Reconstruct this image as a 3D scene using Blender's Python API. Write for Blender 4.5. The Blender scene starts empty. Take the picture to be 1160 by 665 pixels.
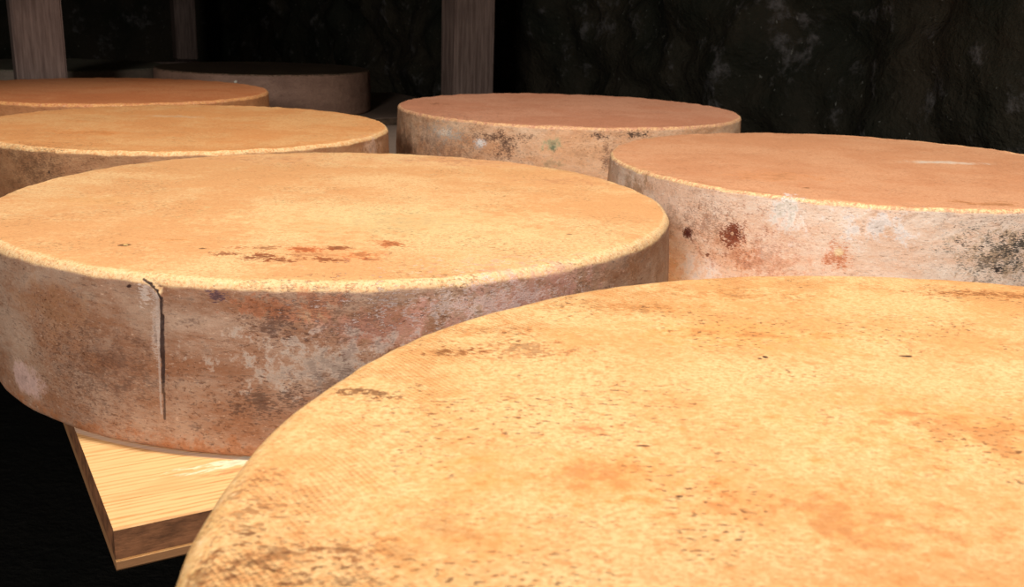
import bpy, bmesh, math, random
from mathutils import Vector, Matrix, noise
C = bpy.context.scene.collection
R30 = math.radians(30.5)
CU, SU = math.cos(R30), math.sin(R30)
def uw(u, w, z=0.0):            # rack coordinates (u across the shelf, w along the aisle) -> world
    return Vector((u*CU - w*SU, u*SU + w*CU, z))

# ------------------------------------------------------------------ materials
def lin(rgb):
    return tuple(((c/255)/12.92 if c/255 <= .04045 else ((c/255+.055)/1.055)**2.4) for c in rgb) + (1.0,)

class NT:
    """small node-tree writer"""
    def __init__(s, name):
        s.m = bpy.data.materials.new(name); s.m.use_nodes = True
        s.t = s.m.node_tree; s.t.nodes.clear()
        s.out = s.n('ShaderNodeOutputMaterial'); s.b = s.n('ShaderNodeBsdfPrincipled')
        s.t.links.new(s.b.outputs[0], s.out.inputs[0])
        s.tc = s.n('ShaderNodeTexCoord'); s.P = s.tc.outputs['Object']
    def n(s, k, **kw):
        o = s.t.nodes.new(k)
        for a, v in kw.items(): setattr(o, a, v)
        return o
    def put(s, sock, v):
        if isinstance(v, bpy.types.NodeSocket): s.t.links.new(v, sock)
        else: sock.default_value = v
    def math(s, op, a, b=0.0, clamp=False):
        o = s.n('ShaderNodeMath', operation=op, use_clamp=clamp); s.put(o.inputs[0], a); s.put(o.inputs[1], b); return o.outputs[0]
    def vec(s, op, a, b=(0,0,0)):
        o = s.n('ShaderNodeVectorMath', operation=op); s.put(o.inputs[0], a); s.put(o.inputs[1], b)
        return o.outputs['Value'] if op in ('LENGTH','DOT_PRODUCT','DISTANCE') else o.outputs[0]
    def noise(s, scale, detail=3, rough=.5, vec=None, dist=0.0):
        o = s.n('ShaderNodeTexNoise'); s.put(o.inputs['Vector'], vec or s.P)
        o.inputs['Scale'].default_value = scale; o.inputs['Detail'].default_value = detail
        o.inputs['Roughness'].default_value = rough; o.inputs['Distortion'].default_value = dist
        return o.outputs['Fac']
    def ss(s, v, lo, hi, a=0.0, b=1.0):
        o = s.n('ShaderNodeMapRange', interpolation_type='SMOOTHSTEP'); s.put(o.inputs['Value'], v)
        for k, x in zip(('From Min','From Max','To Min','To Max'), (lo, hi, a, b)): o.inputs[k].default_value = x
        return o.outputs[0]
    def mix(s, f, a, b, mode='MIX'):
        o = s.n('ShaderNodeMix', data_type='RGBA', blend_type=mode)
        s.put(o.inputs[0], f); s.put(o.inputs[6], a); s.put(o.inputs[7], b); return o.outputs[2]
    def scale(s, sc, off=(0,0,0)):
        return s.vec('MULTIPLY', s.vec('ADD', s.P, off), sc)
    def sep(s, v):
        o = s.n('ShaderNodeSeparateXYZ'); s.put(o.inputs[0], v); return o.outputs
    def bump(s, h, strength, dist, prev=None):
        o = s.n('ShaderNodeBump'); o.inputs['Strength'].default_value = strength; o.inputs['Distance'].default_value = dist
        s.put(o.inputs['Height'], h)
        if prev is not None: s.put(o.inputs['Normal'], prev)
        return o.outputs[0]
    def done(s, col, rough=.6, spec=.3, normal=None):
        s.put(s.b.inputs['Base Color'], col); s.put(s.b.inputs['Roughness'], rough)
        s.put(s.b.inputs['Specular IOR Level'], spec)
        if normal is not None: s.put(s.b.inputs['Normal'], normal)
        return s.m

def stain_or_light(t, col, speck, c, r, rgb, amount=1.0, breakup=.6, soft=.25):  # blotch of colour: rind stains, and also painted highlights and brightness
    d = t.vec('LENGTH', t.vec('MULTIPLY', t.vec('SUBTRACT', t.P, c), tuple(1/max(x, 1e-4) for x in r)))
    v = t.math('ADD', t.math('SUBTRACT', t.math('MULTIPLY', t.math('SUBTRACT', 1.0, d), .62), .16*max(0, breakup-.5)), t.math('MULTIPLY', t.math('SUBTRACT', speck, .5), breakup*5.2))
    hue = t.mix(t.ss(v, .2, .75), lin(tuple(min(255, int(k*1.12+6)) for k in rgb)), lin(tuple(int(k*.86) for k in rgb)))
    return t.mix(t.ss(v, .12, .12+soft, 0, amount), col, hue)

def streak(t, col, P, wob, p0, p1, r, rgb, amount=1.0):
    """a thin crack or a painted highlight line between two points of the rind"""
    e = Vector(p1)-Vector(p0)
    d = t.vec('SUBTRACT', P, tuple(p0))
    k = t.math('DIVIDE', t.vec('DOT_PRODUCT', d, tuple(e)), e.length_squared, True)
    o = t.n('ShaderNodeVectorMath', operation='SCALE'); o.inputs[0].default_value = tuple(e); t.put(o.inputs['Scale'], k)
    q = t.math('ADD', t.vec('LENGTH', t.vec('SUBTRACT', d, o.outputs[0])), t.math('MULTIPLY', t.math('SUBTRACT', wob, .5), r*2.5))
    return t.mix(t.math('MULTIPLY', t.ss(q, r*.4, r*1.2, 1, 0), amount), col, lin(rgb))

def rind(name, top, side, edge, stains_lights_fine=(), stains_lights_broad=(), streaks=(), weave=0.0, R=.3, H=.12, seed=0.0, pits=.5, moldy=.5):
    """top/side: (light, mid, dark) colours of the rind; edge: the worn rim"""
    t = NT(name)
    off = (seed*1.7, seed*.9, seed*2.3)
    Q = t.vec('ADD', t.P, off)
    big = t.noise(5.5, 4, .55, Q, .4); mid = t.noise(24, 6, .62, Q); grain = t.noise(170, 5, .65, Q)
    grain2 = t.noise(420, 3, .6, Q); speck = t.math('ADD', t.math('MULTIPLY', t.noise(110, 3, .6, Q), .45), t.math('MULTIPLY', t.noise(420, 4, .65, t.vec('MULTIPLY', Q, (.7, 1, 2.6))), .75)); speck = t.math('SUBTRACT', speck, .1); speckb = t.noise(75, 7, .75, Q)
    nz = t.sep(t.tc.outputs['Normal'])[2]
    istop = t.ss(t.math('ADD', nz, t.math('MULTIPLY', t.math('SUBTRACT', grain, .5), .35)), .62, .86)
    isedge = t.math('MULTIPLY', t.ss(t.math('ADD', nz, t.math('MULTIPLY', t.math('SUBTRACT', mid, .5), .5)), .12, .42), t.ss(nz, .93, .995, 1, 0))
    # top rind: yellow and orange cloudy smears, fine grain
    m = t.math('ADD', t.math('MULTIPLY', big, .6), t.math('ADD', t.math('MULTIPLY', mid, .35), t.math('MULTIPLY', grain, .30)))
    tc = t.mix(t.ss(m, .535, .69), lin(top[0]), lin(top[1]))
    tc = t.mix(t.ss(t.math('ADD', t.math('MULTIPLY', speckb, .6), t.math('MULTIPLY', grain, .5)), .58, .70, 0, .65), tc, lin(top[2]))
    gf = t.noise(430, 6, .8, t.vec('MULTIPLY', Q, (1, 1.25, 1)))
    tc = t.mix(t.ss(gf, .46, .56, 0, .75), tc, lin(top[1]))
    tc = t.mix(t.ss(gf, .55, .64, 0, .75), tc, lin(top[2]))
    tc = t.mix(t.ss(gf, .47, .34, 0, .45), tc, lin(tuple(min(255, int(c*1.07)) for c in top[0])))
    # side rind: greasy smear, pale bloom, dark scuffs stretched round the wheel
    S = t.vec('MULTIPLY', Q, (1, 1, 2.6))
    sa = t.noise(9, 5, .6, S, .5); sb = t.noise(38, 6, .7, S); sc = t.noise(150, 5, .7, S)
    ms = t.math('ADD', t.math('MULTIPLY', sa, .55), t.math('ADD', t.math('MULTIPLY', sb, .35), t.math('MULTIPLY', sc, .25)))
    sd = t.mix(t.ss(ms, .45, .72), lin(side[1]), lin(side[0]))
    sd = t.mix(t.ss(t.math('ADD', t.math('MULTIPLY', sb, .55), t.math('MULTIPLY', sc, .5)), .56, .70, 0, moldy), sd, lin(side[2]))
    S2 = t.vec('MULTIPLY', Q, (1, 1, 4.5))
    sf = t.noise(130, 7, .78, S2); sg = t.noise(210, 6, .75, t.vec('ADD', S, (3, 1, 2)))
    sd = t.mix(t.ss(sf, .54, .66, 0, .45+.3*moldy), sd, lin(tuple(int(c*.8) for c in side[2])))
    sd = t.mix(t.ss(sg, .57, .68, 0, .65), sd, lin(tuple(min(255, int(c*1.12+8)) for c in side[0])))
    ec = t.mix(t.ss(grain, .40, .62), lin(edge), lin(top[0]))
    ec = t.mix(t.ss(gf, .50, .60, 0, .75), ec, lin(top[2])); ec = t.mix(t.ss(gf, .44, .36, 0, .6), ec, lin((255, 236, 200)))
    col = t.mix(istop, sd, tc)
    col = t.mix(t.math('MULTIPLY', isedge, .85), col, ec)
    for s in stains_lights_broad: col = stain_or_light(t, col, speckb, *s)
    for s in stains_lights_fine: col = stain_or_light(t, col, speck, *s)
    if streaks:
        x, y, z = t.sep(t.P); arc = t.n('ShaderNodeCombineXYZ')
        t.put(arc.inputs[0], t.math('MULTIPLY', t.math('ARCTAN2', y, x), R)); t.put(arc.inputs[1], z)
        side_only = t.ss(t.vec('LENGTH', t.vec('MULTIPLY', t.P, (1, 1, 0))), R-.012, R-.009)
        for s in streaks: col = streak(t, col, arc.outputs[0], speckb, *s[:4], t.math('MULTIPLY', side_only, s[4]))
    # pin holes and dark flecks, gathered in patches
    pit = t.math('MULTIPLY', t.ss(t.noise(330, 2, .5, t.vec('MULTIPLY', Q, (.8, 1.7, 1.5))), .60, .66), t.ss(t.noise(16, 4, .6, Q), .46, .60))
    col = t.mix(t.math('MULTIPLY', pit, pits), col, lin((96, 52, 24)))
    h = t.math('ADD', t.math('MULTIPLY', grain, .6), t.math('SUBTRACT', t.math('MULTIPLY', grain2, .25), t.math('MULTIPLY', pit, .5)))
    if weave:
        x, y, z = t.sep(t.P)
        rad = t.vec('LENGTH', t.vec('MULTIPLY', t.P, (1, 1, 0)))
        warp = t.math('MULTIPLY', t.noise(30, 2, .5), .006)
        k = 2*math.pi/.0021
        a = t.math('ADD', t.math('ADD', t.math('MULTIPLY', x, .80), t.math('MULTIPLY', y, .60)), warp)
        b = t.math('ADD', t.math('SUBTRACT', t.math('MULTIPLY', x, .60), t.math('MULTIPLY', y, .80)), warp)
        wv = t.math('MULTIPLY', t.math('ADD', t.math('SINE', t.math('MULTIPLY', a, k)), t.math('SINE', t.math('MULTIPLY', b, k))), .25)
        mask = t.math('MULTIPLY', t.ss(t.math('ADD', rad, t.math('MULTIPLY', t.math('SUBTRACT', big, .5), .1)), R-.085, R-.035), t.ss(mid, .36, .55))
        wv = t.math('MULTIPLY', wv, mask)
        h = t.math('ADD', h, t.math('MULTIPLY', wv, weave))
        col = t.mix(t.math('MULTIPLY', t.ss(wv, .12, .42), .32), col, lin((150, 92, 40)))
    h = t.math('ADD', h, t.math('MULTIPLY', t.math('ADD', gf, sf), .35)); nrm = t.bump(mid, .4, .004); nrm = t.bump(h, .7, .0013, nrm)
    return t.done(col, t.ss(grain, .3, .7, .50, .68), .28, nrm)

# ------------------------------------------------------------------ mesh helpers
def link(name, bm, mat, parent=None, smooth=True):
    me = bpy.data.meshes.new(name); bm.to_mesh(me); bm.free()
    me.materials.append(mat)
    for p in me.polygons: p.use_smooth = smooth
    o = bpy.data.objects.new(name, me); C.objects.link(o); o.parent = parent
    return o
def tag(o, label=None, cat=None, group=None, kind=None):
    for k, v in (('label', label), ('category', cat), ('group', group), ('kind', kind)):
        if v: o[k] = v

def wheel_mesh(R, H, rs, seed, n=720, lip=.0006, bulge=.002, seam=None, dish=.0):
    """solid of revolution with rounded shoulders, then pushed about by noise so no two rims are alike"""
    prof = [(0.0, 0.0)]
    rb = .007
    for r in (.08, .16, .22, R-rb-.012): prof.append((r, 0.0))
    for i in range(7):
        a = -math.pi/2 + i*math.pi/12; prof.append((R-rb+rb*math.cos(a), rb+rb*math.sin(a)))
    z0, z1 = rb, H-rs; ns = 46
    for i in range(1, ns): 
        f = i/ns; prof.append((R + bulge*math.sin(math.pi*f), z0+(z1-z0)*f))
    for i in range(11):
        a = i*math.pi/20; prof.append((R-rs+rs*math.cos(a), H-rs+rs*math.sin(a)))
    k = 26
    for i in range(1, k): prof.append(((R-rs)*(1-i/k), H))
    prof.append((0.0, H))
    off = Vector((seed*13.1, seed*7.7, seed*3.3))
    bm = bmesh.new(); rings = []
    for (r, z) in prof:
        if r < 1e-6:
            rings.append([bm.verts.new((0, 0, z))]); continue
        ring = []
        for j in range(n):
            a = 2*math.pi*j/n; ca, sa = math.cos(a), math.sin(a)
            p = Vector((r*ca, r*sa, z)); f = r/R
            dr = .0022*f*noise.noise(p*Vector((5, 5, 5)).x + off) if False else .0022*f*noise.noise(p*5+off)
            dz = 0.0
            if f > .9:
                dr += .0010*noise.noise(p*22+off) + .0005*noise.noise(p*70+off)
                if z > H-rs-.004:
                    e = noise.noise(p*45+off) + .6*noise.noise(p*110+off)
                    dz += lip*1.3*e; dr += lip*.8*noise.noise(p*60-off)
            if z >= H-1e-6:
                dz += .0009*noise.noise(p*9+off) + .0004*noise.noise(p*30+off) - dish*max(0, 1-(f/.93)**4)
            if seam and .004 < z < H-.001 and f > .9:
                ang = math.degrees(a); ang = ang-360 if ang > 180 else ang
                s_a, fade = seam(z)
                q = ang - s_a
                if q <= 0: dr += .0016*fade*math.exp(q/2.2)
                else: dr -= .0012*fade*math.exp(-q/.6)
            ring.append(bm.verts.new(((r+dr)*ca, (r+dr)*sa, z+dz)))
        rings.append(ring)
    for A, B in zip(rings, rings[1:]):
        for j in range(n):
            j2 = (j+1) % n
            if len(A) == 1: bm.faces.new((A[0], B[j2], B[j]))
            elif len(B) == 1: bm.faces.new((A[j], A[j2], B[0]))
            else: bm.faces.new((A[j], A[j2], B[j2], B[j]))
    bmesh.ops.recalc_face_normals(bm, faces=bm.faces)
    return bm

def wheel(loc, R, H, rs, seed, mat, label, **kw):
    o = link('round_cheese', wheel_mesh(R, H, rs, seed, **kw), mat)
    o.location = (loc[0], loc[1], 0.0)
    tag(o, label, 'cheese', 'large cheese wheels ageing on the shelf boards')
    return o

# ------------------------------------------------------------------ cheese wheels
BR = (138, 64, 28); DK = (58, 34, 28); OR = (214, 124, 62); RU = (174, 86, 40); PALE = (236, 222, 206); MOLD = (74, 70, 60)
# nearest wheel, low right
topA = ((242, 198, 138), (228, 164, 100), (206, 132, 76))
matA = rind('rind_nearest', topA, ((206, 170, 128), (168, 120, 74), (104, 68, 42)), (238, 190, 122), weave=.9, R=.316, H=.134, seed=1.0, pits=.75,
  stains_lights_broad=[((-.10, .176, .134), (.075, .03, .02), (236, 156, 84), .75, .5, .5),
                ((-.03, .06, .134), (.10, .05, .02), (234, 150, 78), .6, .6, .5), ((-.19, .015, .134), (.05, .03, .02), (232, 146, 76), .6, .6, .5),
                ((-.11, -.01, .134), (.09, .035, .02), (232, 148, 80), .55, .6, .5), ((-.24, -.02, .134), (.035, .06, .02), (230, 156, 84), .5, .5, .5)],
  stains_lights_fine=[((-.212, .143, .134), (.026, .017, .02), (150, 82, 34), .55, 1.2, .2), ((-.232, .175, .134), (.028, .014, .02), (190, 116, 54), .5, 1.0, .25),
               ((-.243, .137, .134), (.015, .008, .02), (150, 84, 36), .7, 1.0, .2), ((-.277, .083, .134), (.015, .006, .02), (116, 68, 36), .8, .9, .2),
               ((.061, .265, .134), (.050, .010, .02), (166, 96, 44), .75, .9, .25), ((-.298, -.014, .134), (.014, .022, .02), (140, 84, 42), .5, 1.1, .25),
               ((-.285, -.046, .134), (.018, .012, .02), (130, 76, 40), .55, 1.1, .2), ((-.300, -.056, .134), (.012, .010, .02), (130, 76, 40), .5, 1.1, .2),
               ((-.262, -.038, .134), (.013, .006, .02), (150, 88, 44), .5, 1.1, .2), ((-.263, -.056, .134), (.008, .008, .02), (130, 76, 40), .5, 1.1, .2),
               ((-.097, .250, .134), (.045, .012, .02), (190, 120, 56), .5, 1.1, .2), ((-.160, .218, .134), (.045, .014, .02), (190, 120, 56), .5, 1.1, .2),
               ((-.101, .141, .134), (.0018, .0018, .01), (70, 34, 24), 1, .1, .2), ((-.098, .1435, .134), (.0020, .0024, .01), (56, 26, 20), 1, .1, .2),
               ((-.030, .150, .134), (.0050, .0022, .01), (60, 36, 20), 1, .2, .2), ((-.160, .000, .134), (.0020, .0012, .01), (90, 56, 30), 1, .1, .2),
               ((-.167, .039, .134), (.0035, .0010, .01), (110, 66, 36), 1, .2, .2), ((-.186, .052, .134), (.016, .008, .01), (226, 146, 90), .8, .5, .3)])
wheel((.2171, .2999), .3155, .1345, .016, 1.0, matA, 'largest and nearest cheese wheel, only its wide yellow cloth-printed top showing', n=900, lip=.0003)

# wheel with the seam down its side
topB = ((242, 198, 140), (228, 166, 108), (206, 134, 84))
def seamB(z):
    if z > .117: return -105.2, 0.0
    if z > .110: return -102.7 - 2.4*(z-.110)/.007, .3+.7*(.117-z)/.007
    f = min(1, max(0, (z-.016)/.03))
    return -103.4 + .8*(z-.027)/.083, f
matB = rind('rind_seamed', topB, ((186, 154, 130), (152, 104, 74), (86, 56, 44)), (240, 202, 148), R=.2922, H=.12, seed=2.4, pits=.45, moldy=.6,
  streaks=[((-0.5334, 0.1120, 0), (-0.5268, 0.1070, 0), .0022, (206, 188, 176), 0.45), ((-0.5268, 0.1070, 0), (-0.5268, 0.0850, 0), .0022, (206, 188, 176), 0.45), ((-0.5268, 0.0850, 0), (-0.5278, 0.0500, 0), .0011, (206, 188, 176), 0.45), ((-0.5278, 0.0500, 0), (-0.5291, 0.0280, 0), .0011, (206, 188, 176), 0.45), ((-0.5375, 0.1165, 0), (-0.5324, 0.1145, 0), .0010, (50, 31, 26), 0.95), ((-0.5324, 0.1145, 0), (-0.5268, 0.1105, 0), .0010, (50, 31, 26), 0.95), ((-0.5268, 0.1105, 0), (-0.5240, 0.1060, 0), .0010, (50, 31, 26), 0.95), ((-0.5240, 0.1060, 0), (-0.5248, 0.0850, 0), .0010, (50, 31, 26), 0.95), ((-0.5248, 0.0850, 0), (-0.5260, 0.0500, 0), .0010, (50, 31, 26), 0.95), ((-0.5260, 0.0500, 0), (-0.5273, 0.0240, 0), .0008, (50, 31, 26), 0.75)],  # pale lines paint a highlight beside the seam, dark ones draw the crack
  stains_lights_broad=[((.07, -.284, .090), (.060, .03, .022), (196, 136, 118), .55, .4, .5), ((.168, -.239, .095), (.10, .09, .04), (206, 150, 134), .7, .4, .5),
                ((.035, -.29, .068), (.075, .03, .026), (190, 172, 156), .7, .75, .4), ((.019, -.292, .104), (.05, .02, .010), (168, 96, 58), .6, .8, .35),
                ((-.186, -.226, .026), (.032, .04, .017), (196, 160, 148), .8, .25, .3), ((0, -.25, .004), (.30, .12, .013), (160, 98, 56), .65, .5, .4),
                ((-.15, -.25, .086), (.05, .06, .03), (172, 122, 84), .5, .5, .5), ((-.095, -.276, .06), (.03, .03, .03), (126, 86, 64), .5, .7, .5),
                ((.206, .126, .12), (.09, .05, .01), (232, 160, 108), .55, .6, .6), ((.10, .24, .12), (.16, .06, .01), (230, 158, 112), .6, .5, .6), ((-.12, .22, .12), (.14, .07, .01), (232, 162, 112), .55, .5, .6), ((.06, -.10, .12), (.20, .12, .01), (252, 216, 152), .7, .5, .7), ((-.20, -.05, .12), (.05, .03, .01), (236, 172, 108), .5, .6, .5)],  # pale patch paints brightness into the top's front centre; others are orange rind
  stains_lights_fine=[((-.040, -.222, .12), (.014, .0075, .02), BR, .8, .7, .2), ((-.035, -.203, .12), (.013, .007, .02), RU, .7, .6, .25), ((-.018, -.201, .12), (.013, .008, .02), BR, .6, .6, .25),
               ((.008, -.203, .12), (.022, .012, .02), (190, 92, 42), .85, .4, .3), ((.030, -.195, .12), (.014, .009, .02), BR, .85, .4, .25), ((-.013, -.227, .12), (.020, .012, .02), (126, 58, 28), .85, .6, .2),
               ((.000, -.235, .12), (.017, .009, .02), BR, .8, .6, .2), ((.029, -.229, .12), (.017, .009, .02), BR, .8, .6, .2), ((.012, -.218, .12), (.03, .012, .02), RU, .45, .9, .25),
               ((.052, -.213, .12), (.018, .014, .02), (206, 120, 66), .8, .6, .3), ((.066, -.176, .12), (.018, .014, .02), (182, 96, 48), .85, .6, .25), ((.058, -.225, .12), (.010, .006, .02), (176, 96, 50), .7, .6, .25),
               ((-.116, -.206, .12), (.0050, .0045, .02), (84, 54, 30), .9, .3, .2), ((-.116, -.206, .12), (.0024, .002, .02), (236, 190, 122), 1, .1, .2), ((-.061, -.209, .12), (.004, .003, .02), (110, 70, 40), .9, .4, .2),
               ((.199, -.128, .12), (.004, .002, .01), (110, 66, 36), .9, .2, .2), ((-.09, -.185, .12), (.03, .006, .01), (214, 140, 80), .6, .7, .3),
               ((.007, -.292, .093), (.022, .02, .010), (84, 54, 42), .6, 1.0, .25), ((.0, -.292, .041), (.03, .02, .012), (72, 46, 38), .6, 1.0, .25), ((.045, -.29, .055), (.03, .02, .010), (84, 54, 42), .45, 1.0, .25),
               ((-.028, -.291, .110), (.010, .012, .006), (84, 56, 64), .85, .6, .25), ((-.088, -.279, .111), (.003, .006, .0022), DK, 1, .3, .2), ((.05, -.288, .1), (.05, .02, .02), (92, 58, 42), .5, 1.15, .2),
               ((-.078, -.283, .108), (.006, .008, .012), (206, 186, 172), .8, .4, .3), ((-.070, -.285, .085), (.0035, .012, .03), (196, 172, 156), .7, .6, .3),  # painted highlight on the raised fold left of the seam
               ((.247, -.156, .10), (.010, .014, .03), (150, 100, 66), .7, .5, .4), ((.272, -.107, .09), (.012, .02, .03), (150, 104, 72), .7, .5, .4),
               ((.14, -.256, .102), (.07, .05, .012), (230, 206, 198), .45, 1.15, .2), ((-.12, -.268, .05), (.05, .04, .03), (90, 58, 44), .4, 1.15, .2)])
wheel((-.1558, .8892), .2922, .1201, .008, 2.4, matB, 'cheese wheel with a cracked vertical seam down its brown side', n=1440, lip=.00045, seam=seamB)

# wheel with brown spots on a whitish side, at the right
topE = ((226, 166, 122), (214, 148, 104), (188, 116, 76))
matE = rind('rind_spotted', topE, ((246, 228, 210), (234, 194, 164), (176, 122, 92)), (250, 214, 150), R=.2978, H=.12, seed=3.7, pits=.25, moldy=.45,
  stains_lights_broad=[((-.217, -.204, .030), (.045, .045, .022), (255, 242, 236), .9, .5, .5), ((-.146, -.259, .100), (.022, .03, .03), (255, 246, 228), .9, .6, .5), ((-.074, -.288, .100), (.06, .03, .018), (255, 244, 234), .85, .6, .5),
                ((-.19, -.23, .055), (.05, .05, .03), (206, 146, 108), .55, .6, .5), ((-.168, -.246, .05), (.05, .04, .022), (206, 138, 100), .4, .8, .35), ((.05, -.293, .080), (.055, .03, .026), (176, 146, 112), .7, .7, .4),
                ((-.279, -.103, .09), (.03, .06, .05), (176, 130, 84), .6, .5, .5), ((0, -.28, .035), (.25, .06, .018), (214, 150, 116), .5, .5, .5), ((-.247, -.166, .075), (.018, .03, .03), (160, 122, 92), .4, .6, .5),  # first patch browns the left end of the side
                ((.113, .02, .12), (.075, .018, .01), (244, 216, 192), .8, .3, .5), ((.041, -.262, .12), (.06, .016, .01), (176, 110, 58), .6, .7, .4), ((-.13, -.13, .12), (.08, .05, .01), (222, 148, 94), .5, .5, .5)],  # first patch is a pale streak across the top
  stains_lights_fine=[((-.230, -.189, .067), (.0105, .011, .0095), (78, 34, 28), 1, .22, .2), ((-.191, -.229, .076), (.017, .017, .017), (100, 44, 32), 1, .4, .2), ((-.1935, -.2275, .076), (.0024, .006, .003), (226, 190, 156), 1, .2, .2), ((-.186, -.233, .079), (.002, .006, .003), (214, 170, 134), .9, .2, .2),
               ((-.206, -.215, .096), (.0034, .004, .003), (110, 56, 42), .9, .3, .2), ((-.217, -.204, .063), (.0028, .004, .0026), (110, 60, 46), .9, .3, .2), ((-.212, -.210, .049), (.0035, .004, .0025), (92, 50, 40), .9, .5, .2), ((-.178, -.238, .073), (.0022, .004, .002), (110, 60, 46), .9, .3, .2),
               ((-.21, -.212, .08), (.04, .04, .026), (140, 88, 60), .5, 1.2, .2), ((-.102, -.280, .068), (.016, .012, .015), (196, 116, 72), .85, .5, .3), ((-.102, -.281, .072), (.007, .008, .006), (240, 206, 160), .9, .3, .3),
               ((-.168, -.246, .06), (.04, .04, .03), (178, 98, 66), .35, 1.15, .2), ((.050, -.292, .078), (.046, .02, .022), MOLD, .65, 1.2, .2), ((.023, -.297, .083), (.007, .01, .005), (56, 48, 44), .95, .6, .2), ((.003, -.297, .090), (.005, .01, .004), (70, 58, 50), .9, .7, .2),
               ((.044, -.294, .063), (.006, .01, .005), (50, 42, 40), .95, .6, .2), ((.070, -.290, .085), (.03, .02, .016), (66, 62, 58), .8, 1.1, .2), ((-.117, -.202, .12), (.006, .004, .01), (130, 80, 44), .8, .5, .2)])
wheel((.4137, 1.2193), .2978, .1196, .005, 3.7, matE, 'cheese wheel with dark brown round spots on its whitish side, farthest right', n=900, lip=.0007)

# far middle wheel with cracked pale side
topD = ((212, 152, 118), (198, 132, 98), (164, 100, 72))
matD = rind('rind_cracked', topD, ((226, 190, 156), (204, 152, 112), (132, 92, 68)), (240, 190, 132), R=.3002, H=.1216, seed=5.1, pits=.25, moldy=.5,
  stains_lights_broad=[((-.222, -.202, .086), (.06, .06, .03), (196, 164, 138), .7, .6, .4), ((-.27, -.13, .06), (.05, .09, .06), (128, 96, 74), .6, .5, .5), ((0, -.30, .08), (.10, .05, .05), (226, 172, 126), .6, .4, .5),  # side made darker at its left, paler in the middle
                ((-.036, -.298, .094), (.020, .02, .012), (150, 150, 116), .8, .5, .4), ((-.034, -.299, .068), (.02, .02, .012), (176, 150, 116), .6, .6, .4), ((-.231, -.004, .122), (.03, .03, .01), (150, 92, 60), .6, .6, .4)],
  stains_lights_fine=[((-.200, -.223, .098), (.04, .03, .012), (240, 224, 208), .9, 1.0, .2), ((-.143, -.264, .090), (.014, .014, .010), (250, 236, 220), .95, .6, .2), ((-.12, -.276, .100), (.05, .03, .008), (84, 56, 40), .85, .9, .2),
               ((-.107, -.281, .088), (.02, .02, .022), (90, 62, 46), .8, 1.0, .2), ((-.070, -.292, .104), (.02, .01, .006), (100, 74, 54), .8, .9, .2), ((.035, -.298, .110), (.016, .02, .006), (76, 52, 40), .9, .8, .2), ((.089, -.287, .112), (.03, .02, .006), (70, 54, 42), .9, .9, .2),
               ((-.034, -.299, .088), (.006, .01, .006), (96, 106, 80), .8, .6, .2), ((-.2, -.22, .07), (.09, .09, .05), (110, 76, 58), .5, 1.2, .2), ((.05, -.295, .075), (.012, .02, .02), (110, 76, 58), .7, .9, .2)])
wheel((.0889, 1.7949), .3002, .1216, .006, 5.1, matD, 'far cheese wheel with white cracks and a greenish patch on its side', lip=.0008)

# two orange wheels in the row at the left
topC = ((240, 184, 122), (230, 158, 96), (206, 124, 68))
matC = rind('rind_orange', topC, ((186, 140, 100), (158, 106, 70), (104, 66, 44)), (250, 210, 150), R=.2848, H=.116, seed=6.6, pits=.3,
  stains_lights_broad=[((-.088, -.126, .116), (.07, .03, .01), (216, 134, 72), .7, .5, .4), ((-.043, .088, .116), (.09, .02, .01), (242, 196, 154), .6, .4, .5), ((-.11, -.255, .08), (.05, .05, .04), (140, 96, 62), .5, .5, .5),  # second patch paints a highlight streak on the top; third darkens the side's left
                ((.274, -.077, .10), (.03, .04, .02), (214, 176, 150), .7, .5, .4)],
  stains_lights_fine=[((-.074, -.276, .088), (.0026, .004, .0026), (50, 32, 24), 1, .2, .2), ((-.09, -.27, .09), (.05, .04, .03), (96, 66, 46), .5, 1.15, .2)])
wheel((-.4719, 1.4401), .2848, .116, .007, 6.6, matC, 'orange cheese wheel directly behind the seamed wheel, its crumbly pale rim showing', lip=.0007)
topF = ((216, 144, 94), (202, 122, 74), (172, 92, 52))
matF = rind('rind_deep_orange', topF, ((190, 130, 84), (170, 108, 66), (112, 66, 42)), (232, 168, 100), R=.3017, H=.1168, seed=8.2, pits=.2)
wheel((-.788, 1.957), .300, .1168, .007, 8.2, matF, 'deep orange cheese wheel standing right before the left timber post', lip=.0007)

# two wheels at the dark shelf end, rinds coloured darker to deepen the shade
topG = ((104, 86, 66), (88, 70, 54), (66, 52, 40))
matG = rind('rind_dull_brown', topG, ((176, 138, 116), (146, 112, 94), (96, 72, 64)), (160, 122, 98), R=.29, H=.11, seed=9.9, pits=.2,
  stains_lights_broad=[((-.02, -.29, .03), (.12, .05, .03), (150, 136, 140), .6, .6, .4)], stains_lights_fine=[((-.0, -.29, .094), (.006, .01, .004), (240, 220, 200), 1, .2, .2)])  # small pale spot is a highlight painted on the side
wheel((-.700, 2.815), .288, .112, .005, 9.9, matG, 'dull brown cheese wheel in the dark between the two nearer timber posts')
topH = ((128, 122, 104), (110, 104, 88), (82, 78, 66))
matH = rind('rind_grey_shaded', topH, ((142, 126, 110), (120, 106, 92), (84, 74, 66)), (112, 100, 84), R=.28, H=.1, seed=11.3, pits=.2)
wheel((-1.285, 2.868), .280, .102, .006, 11.3, matH, 'darkened grey cheese wheel behind the left post, farthest and dimmest')

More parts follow.
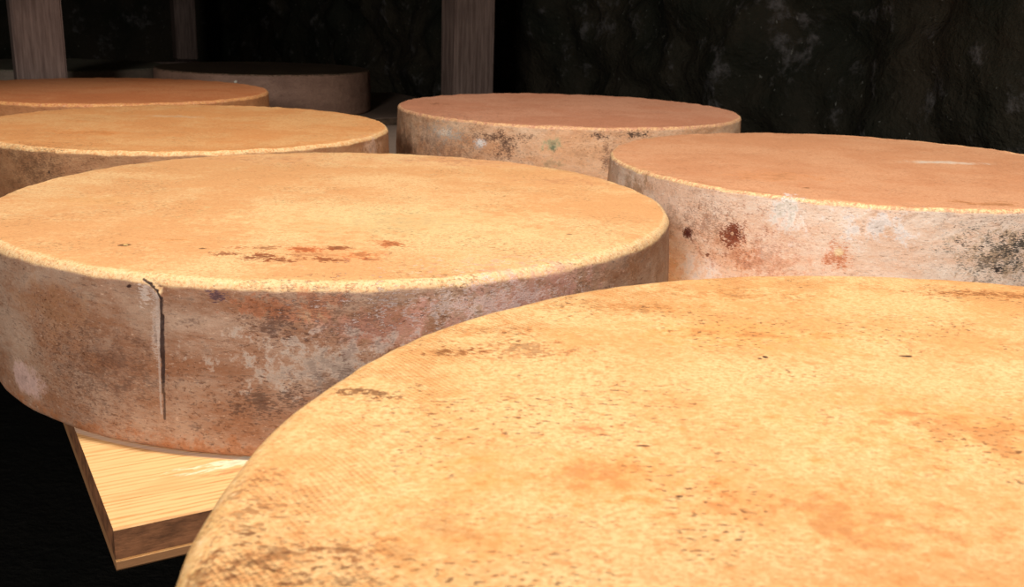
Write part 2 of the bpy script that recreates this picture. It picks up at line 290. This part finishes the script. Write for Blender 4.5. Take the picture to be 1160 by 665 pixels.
# ------------------------------------------------------------------ shelf boards
def wood(name, light, late, edge, strip, ring=None, seed=0.0, smear=None, period=.0046):
    t = NT(name)
    x, y, z = t.sep(t.P)
    W = t.vec('ADD', t.vec('MULTIPLY', t.P, (1.3, 9, 9)), (seed, seed*2, 0))
    warp = t.noise(1.6, 4, .55, W)
    yy = t.math('ADD', y, t.math('ADD', t.math('MULTIPLY', warp, .022), t.math('MULTIPLY', x, .03)))
    s = t.math('SINE', t.math('MULTIPLY', yy, 2*math.pi/period))
    fib = t.noise(10, 5, .7, t.vec('MULTIPLY', t.P, (4, 60, 60)))
    col = t.mix(t.math('MULTIPLY', t.ss(t.math('ADD', s, t.math('MULTIPLY', t.math('SUBTRACT', fib, .5), 5)), -.2, 1.3, 0, .9), t.ss(t.noise(3, 3, .6, t.vec('MULTIPLY', W, (1, 4, 4))), .38, .62, .25, 1)), lin(light), lin(late))
    col = t.mix(t.ss(t.noise(7, 3, .5, W), .5, .7, 0, .35), col, lin(late))
    if smear:
        sp = t.noise(70, 4, .6, t.vec('MULTIPLY', t.P, (1, 3, 1)))
        for st in smear: col = stain_or_light(t, col, sp, *st)
    if ring:
        d = t.vec('LENGTH', t.vec('MULTIPLY', t.vec('SUBTRACT', t.P, ring[0]), (1, 1, 0)))
        dd = t.math('ABSOLUTE', t.math('SUBTRACT', d, ring[1]))
        col = t.mix(t.math('MULTIPLY', t.ss(dd, .001, ring[2], 1, 0), t.ss(t.noise(50, 3), .3, .5, .1, .5)), col, lin((226, 214, 206)))
    nz = t.sep(t.tc.outputs['Normal'])[2]
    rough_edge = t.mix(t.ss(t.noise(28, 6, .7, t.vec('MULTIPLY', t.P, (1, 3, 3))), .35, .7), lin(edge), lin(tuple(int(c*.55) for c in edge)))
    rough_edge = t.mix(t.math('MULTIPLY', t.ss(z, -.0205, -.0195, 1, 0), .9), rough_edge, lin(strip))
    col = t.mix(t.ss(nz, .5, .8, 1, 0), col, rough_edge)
    n = t.bump(fib, .35, .0009)
    return t.done(col, .55, .25, n)

def board(u0, u1, w0, w1, mat, label, th=.027):
    bm = bmesh.new(); L, Wd = u1-u0, w1-w0
    g = .0012
    # cross-section with a saw groove low on both long edges
    sec = [(0, -.001), (.001, 0), (Wd-.001, 0), (Wd, -.001), (Wd, -.019), (Wd-g, -.0198), (Wd, -.0206), (Wd, -th+.0015), (Wd-.0015, -th), (.0015, -th), (0, -th+.0015), (0, -.0206), (g, -.0198), (0, -.019)]
    nx = 60; rings = []
    for i in range(nx+1):
        x = L*i/nx
        rings.append([bm.verts.new((x, y, z)) for y, z in sec])
    m = len(sec)
    for A, B in zip(rings, rings[1:]):
        for j in range(m): bm.faces.new((A[j], B[j], B[(j+1) % m], A[(j+1) % m]))
    bm.faces.new(rings[0]); bm.faces.new(list(reversed(rings[-1])))
    bmesh.ops.recalc_face_normals(bm, faces=bm.faces)
    o = link('shelf_board', bm, mat, smooth=False)
    o.location = uw(u0, w0, 0); o.rotation_euler = (0, 0, R30)
    tag(o, label, 'shelf board', 'wooden boards carrying the cheese wheels')
    return o
def board_local(u0, w0, x, y):
    d = Vector((x, y, 0)) - uw(u0, w0); return (d.x*CU + d.y*SU, -d.x*SU + d.y*CU, 0)
wb = board_local(.066, .545, -.1558, .8892)
spruce = wood('spruce_fresh', (238, 192, 130), (206, 142, 80), (146, 98, 66), (150, 108, 72), ring=(wb, .2905, .004), seed=1.0,
              smear=[((.085, .055, 0), (.05, .010, .02), (252, 232, 190), .9, .35, .4), ((.075, .043, 0), (.03, .006, .02), (214, 140, 84), .7, .4, .4)])
spruce_old = wood('spruce_grey', (150, 128, 112), (120, 98, 84), (110, 88, 70), (120, 98, 78), seed=4.0)
board(.066, 1.40, -.16, .46, spruce_old, 'board under the nearest cheese wheel, hidden beneath it')
board(.066, 1.40, .545, 1.150, spruce, 'pale spruce board whose sawn end sticks out under the seamed cheese wheel')
board(.066, 1.40, 1.19, 1.765, spruce_old, 'board under the orange wheel and the cracked far wheel')
board(.066, 1.40, 1.80, 2.320, spruce_old, 'bluish grey board glimpsed in the gap between orange and cracked wheels')
board(.066, 1.40, 2.476, 3.22, spruce_old, 'dim grey board beyond the dark gap, under the dull brown cheese wheel')

# ------------------------------------------------------------------ rack
def old_timber(name, a, b):
    t = NT(name)
    g = t.noise(14, 6, .7, t.vec('MULTIPLY', t.P, (9, 9, .5))); k = t.noise(5, 4, .6)
    col = t.mix(t.ss(g, .35, .65), lin(a), lin(b)); col = t.mix(t.ss(k, .5, .75, 0, .4), col, lin(tuple(int(c*.7) for c in b)))
    return t.done(col, .75, .2, t.bump(g, .5, .002))
timber = old_timber('grey_timber', (138, 118, 108), (104, 86, 78))
def block(name, u0, u1, w0, w1, z0, z1, parent=None, bev=.004):
    bm = bmesh.new(); bmesh.ops.create_cube(bm, size=1)
    bmesh.ops.scale(bm, vec=(u1-u0, w1-w0, z1-z0), verts=bm.verts)
    bmesh.ops.bevel(bm, geom=bm.edges[:], offset=bev, segments=2, affect='EDGES')
    o = link(name, bm, timber, parent, smooth=False)
    o.location = uw((u0+u1)/2, (w0+w1)/2, (z0+z1)/2) - (parent.location if parent else Vector()); o.rotation_euler = (0, 0, R30)
    return o
FLOOR, CEIL = -.75, 2.3
for (a, b, c, d, lab) in ((.1805, .2795, 2.388, 2.468, 'grey timber post rising behind the deep orange cheese wheel'),
                          (1.213, 1.331, 2.388, 2.470, 'grey timber post rising behind the cracked cheese wheel, against black'),
                          (1.22, 1.33, 5.70, 5.80, 'dim timber post far off in the dark, smallest of the three')):
    tag(block('timber_post', a, b, c, d, -.0265, CEIL-.03), lab, 'post', 'timber posts of the ageing rack')
frame = bpy.data.objects.new('shelf_rack', None); C.objects.link(frame); frame.location = uw(.7, 2.4, -.112)
tag(frame, 'dark timber rails and crossbars under the shelf boards', 'rack')
block('rail', .2095, .2505, -.95, 5.9, -.112, -.0275, frame)
block('rail', 1.2515, 1.2925, -.95, 5.9, -.112, -.0275, frame)
for (u, w) in ((.23, -.88), (1.272, -.88), (1.272, 5.78), (.23, 5.78)): block('leg', u-.03, u+.03, w-.03, w+.03, FLOOR+.012, -.1125, frame)
for w in (-.9, 1.17, 5.6): block('crossbar', .2505, 1.2515, w-.02, w+.02, -.105, -.035, frame)

# ------------------------------------------------------------------ cellar
def stone(name, a, b, c, specks=.7):
    t = NT(name)
    n1 = t.noise(2.2, 6, .65); n2 = t.noise(11, 6, .7); n3 = t.noise(60, 4, .6)
    col = t.mix(t.ss(n1, .35, .65), lin(a), lin(b))
    col = t.mix(t.ss(n2, .55, .72, 0, .8), col, lin(c))
    col = t.mix(t.ss(n3, .66, .74, 0, specks), col, lin((150, 150, 140)))  # scattered pale specks in the stone
    return t.done(col, .8, .2, t.bump(t.math('ADD', n2, t.math('MULTIPLY', n3, .3)), .8, .03))
rock = stone('cellar_rock', (36, 38, 29), (64, 57, 45), (112, 108, 106))
earth = stone('cellar_floor', (18, 20, 16), (26, 24, 20), (34, 32, 28), 0.0)
def rock_sheet(name, p0, du, dv, n, m, amp, seed, mat=None, fine=True):
    """a rough rock face: grid pushed out along its normal by cells and fractal noise"""
    nrm = du.cross(dv).normalized(); bm = bmesh.new(); off = Vector((seed*5, seed*3, seed)); grid = []
    for i in range(n+1):
        row = []
        for j in range(m+1):
            p = p0 + du*(i/n) + dv*(j/m)
            h = 0.0
            if fine:
                d, _ = noise.voronoi(p*2.6 + off + Vector((noise.noise(p*3+off), noise.noise(p*3-off), 0))*.35)
                h = min(1, (d[1]-d[0])*2.2)*.3 + .5*noise.fractal(p*2.2+off, .7, 2.1, 6) + .16*noise.noise(p*8+off) + .07*noise.noise(p*19+off)
            else: h = noise.fractal(p*1.2+off, 1, 2, 3)*.4
            row.append(bm.verts.new(p + nrm*h*amp))
        grid.append(row)
    for i in range(n):
        for j in range(m): bm.faces.new((grid[i][j], grid[i+1][j], grid[i+1][j+1], grid[i][j+1]))
    o = link(name, bm, mat or rock); tag(o, kind='structure'); return o
UR, UL, W0, W1 = 1.82, -1.7, -2.2, 7.2
rock_sheet('wall_right', uw(UR, W1, FLOOR-.1), uw(0, W0-W1), Vector((0, 0, CEIL-FLOOR+.2)), 420, 130, .16, 1.0)
rock_sheet('wall_left', uw(UL, W0, FLOOR-.1), uw(0, W1-W0), Vector((0, 0, CEIL-FLOOR+.2)), 60, 24, .10, 2.0, fine=False)
rock_sheet('wall_back', uw(UL, W1, FLOOR-.1), uw(UR-UL, 0), Vector((0, 0, CEIL-FLOOR+.2)), 40, 24, .10, 3.0, fine=False)
rock_sheet('wall_front', uw(UR, W0, FLOOR-.1), uw(UL-UR, 0), Vector((0, 0, CEIL-FLOOR+.2)), 30, 24, .05, 4.0, fine=False)
rock_sheet('floor', uw(UL, W0, FLOOR), uw(UR-UL, 0), uw(0, W1-W0), 40, 80, .02, 5.0, mat=earth, fine=False)
rock_sheet('ceiling', uw(UL, W0, CEIL), uw(0, W1-W0), uw(UR-UL, 0), 60, 30, .03, 6.0, fine=False)

# ------------------------------------------------------------------ light
def aim(o, target):
    o.rotation_euler = (Vector(target)-o.location).to_track_quat('-Z', 'Y').to_euler()
L = bpy.data.lights.new('cellar_lamp', 'SPOT'); L.energy = 142; L.color = (1, .965, .92); L.shadow_soft_size = .07
L.spot_size = math.radians(64); L.spot_blend = .5
lo = bpy.data.objects.new('cellar_lamp', L); C.objects.link(lo); lo.location = (.30, .52, 1.98); aim(lo, (.0, 1.12, .05))
F = bpy.data.lights.new('added_fill', 'POINT'); F.energy = 110; F.color = (1, .95, .92); F.shadow_soft_size = .2  # unseen fill light, added to brighten the front-facing sides
fo = bpy.data.objects.new('added_fill', F); C.objects.link(fo); fo.location = (-.50, -1.30, .82)
wd = bpy.data.worlds.new('cellar_air'); bpy.context.scene.world = wd; wd.use_nodes = True
wd.node_tree.nodes['Background'].inputs[0].default_value = (.6, .8, .7, 1); wd.node_tree.nodes['Background'].inputs[1].default_value = .002

# ------------------------------------------------------------------ camera
cam = bpy.data.cameras.new('camera'); co = bpy.data.objects.new('camera', cam); C.objects.link(co)
cam.sensor_width = 36; cam.lens = 36*1135.6/1160; cam.clip_start = .01
p, r = .276845, .0295425
fw = Vector((0, math.cos(p), -math.sin(p))); rt = Vector((1, 0, 0)); up = Vector((0, math.sin(p), math.cos(p)))
X = rt*math.cos(r) + up*math.sin(r); Y = up*math.cos(r) - rt*math.sin(r)
co.matrix_world = Matrix(((X.x, Y.x, -fw.x, 0), (X.y, Y.y, -fw.y, 0), (X.z, Y.z, -fw.z, .28753), (0, 0, 0, 1)))
cam.dof.use_dof = True; cam.dof.focus_distance = .8; cam.dof.aperture_fstop = 25
sc = bpy.context.scene; sc.camera = co
vs = sc.view_settings; vs.view_transform = 'Standard'; vs.look = 'None'; vs.gamma = 1; vs.exposure = .36; vs.use_curve_mapping = False
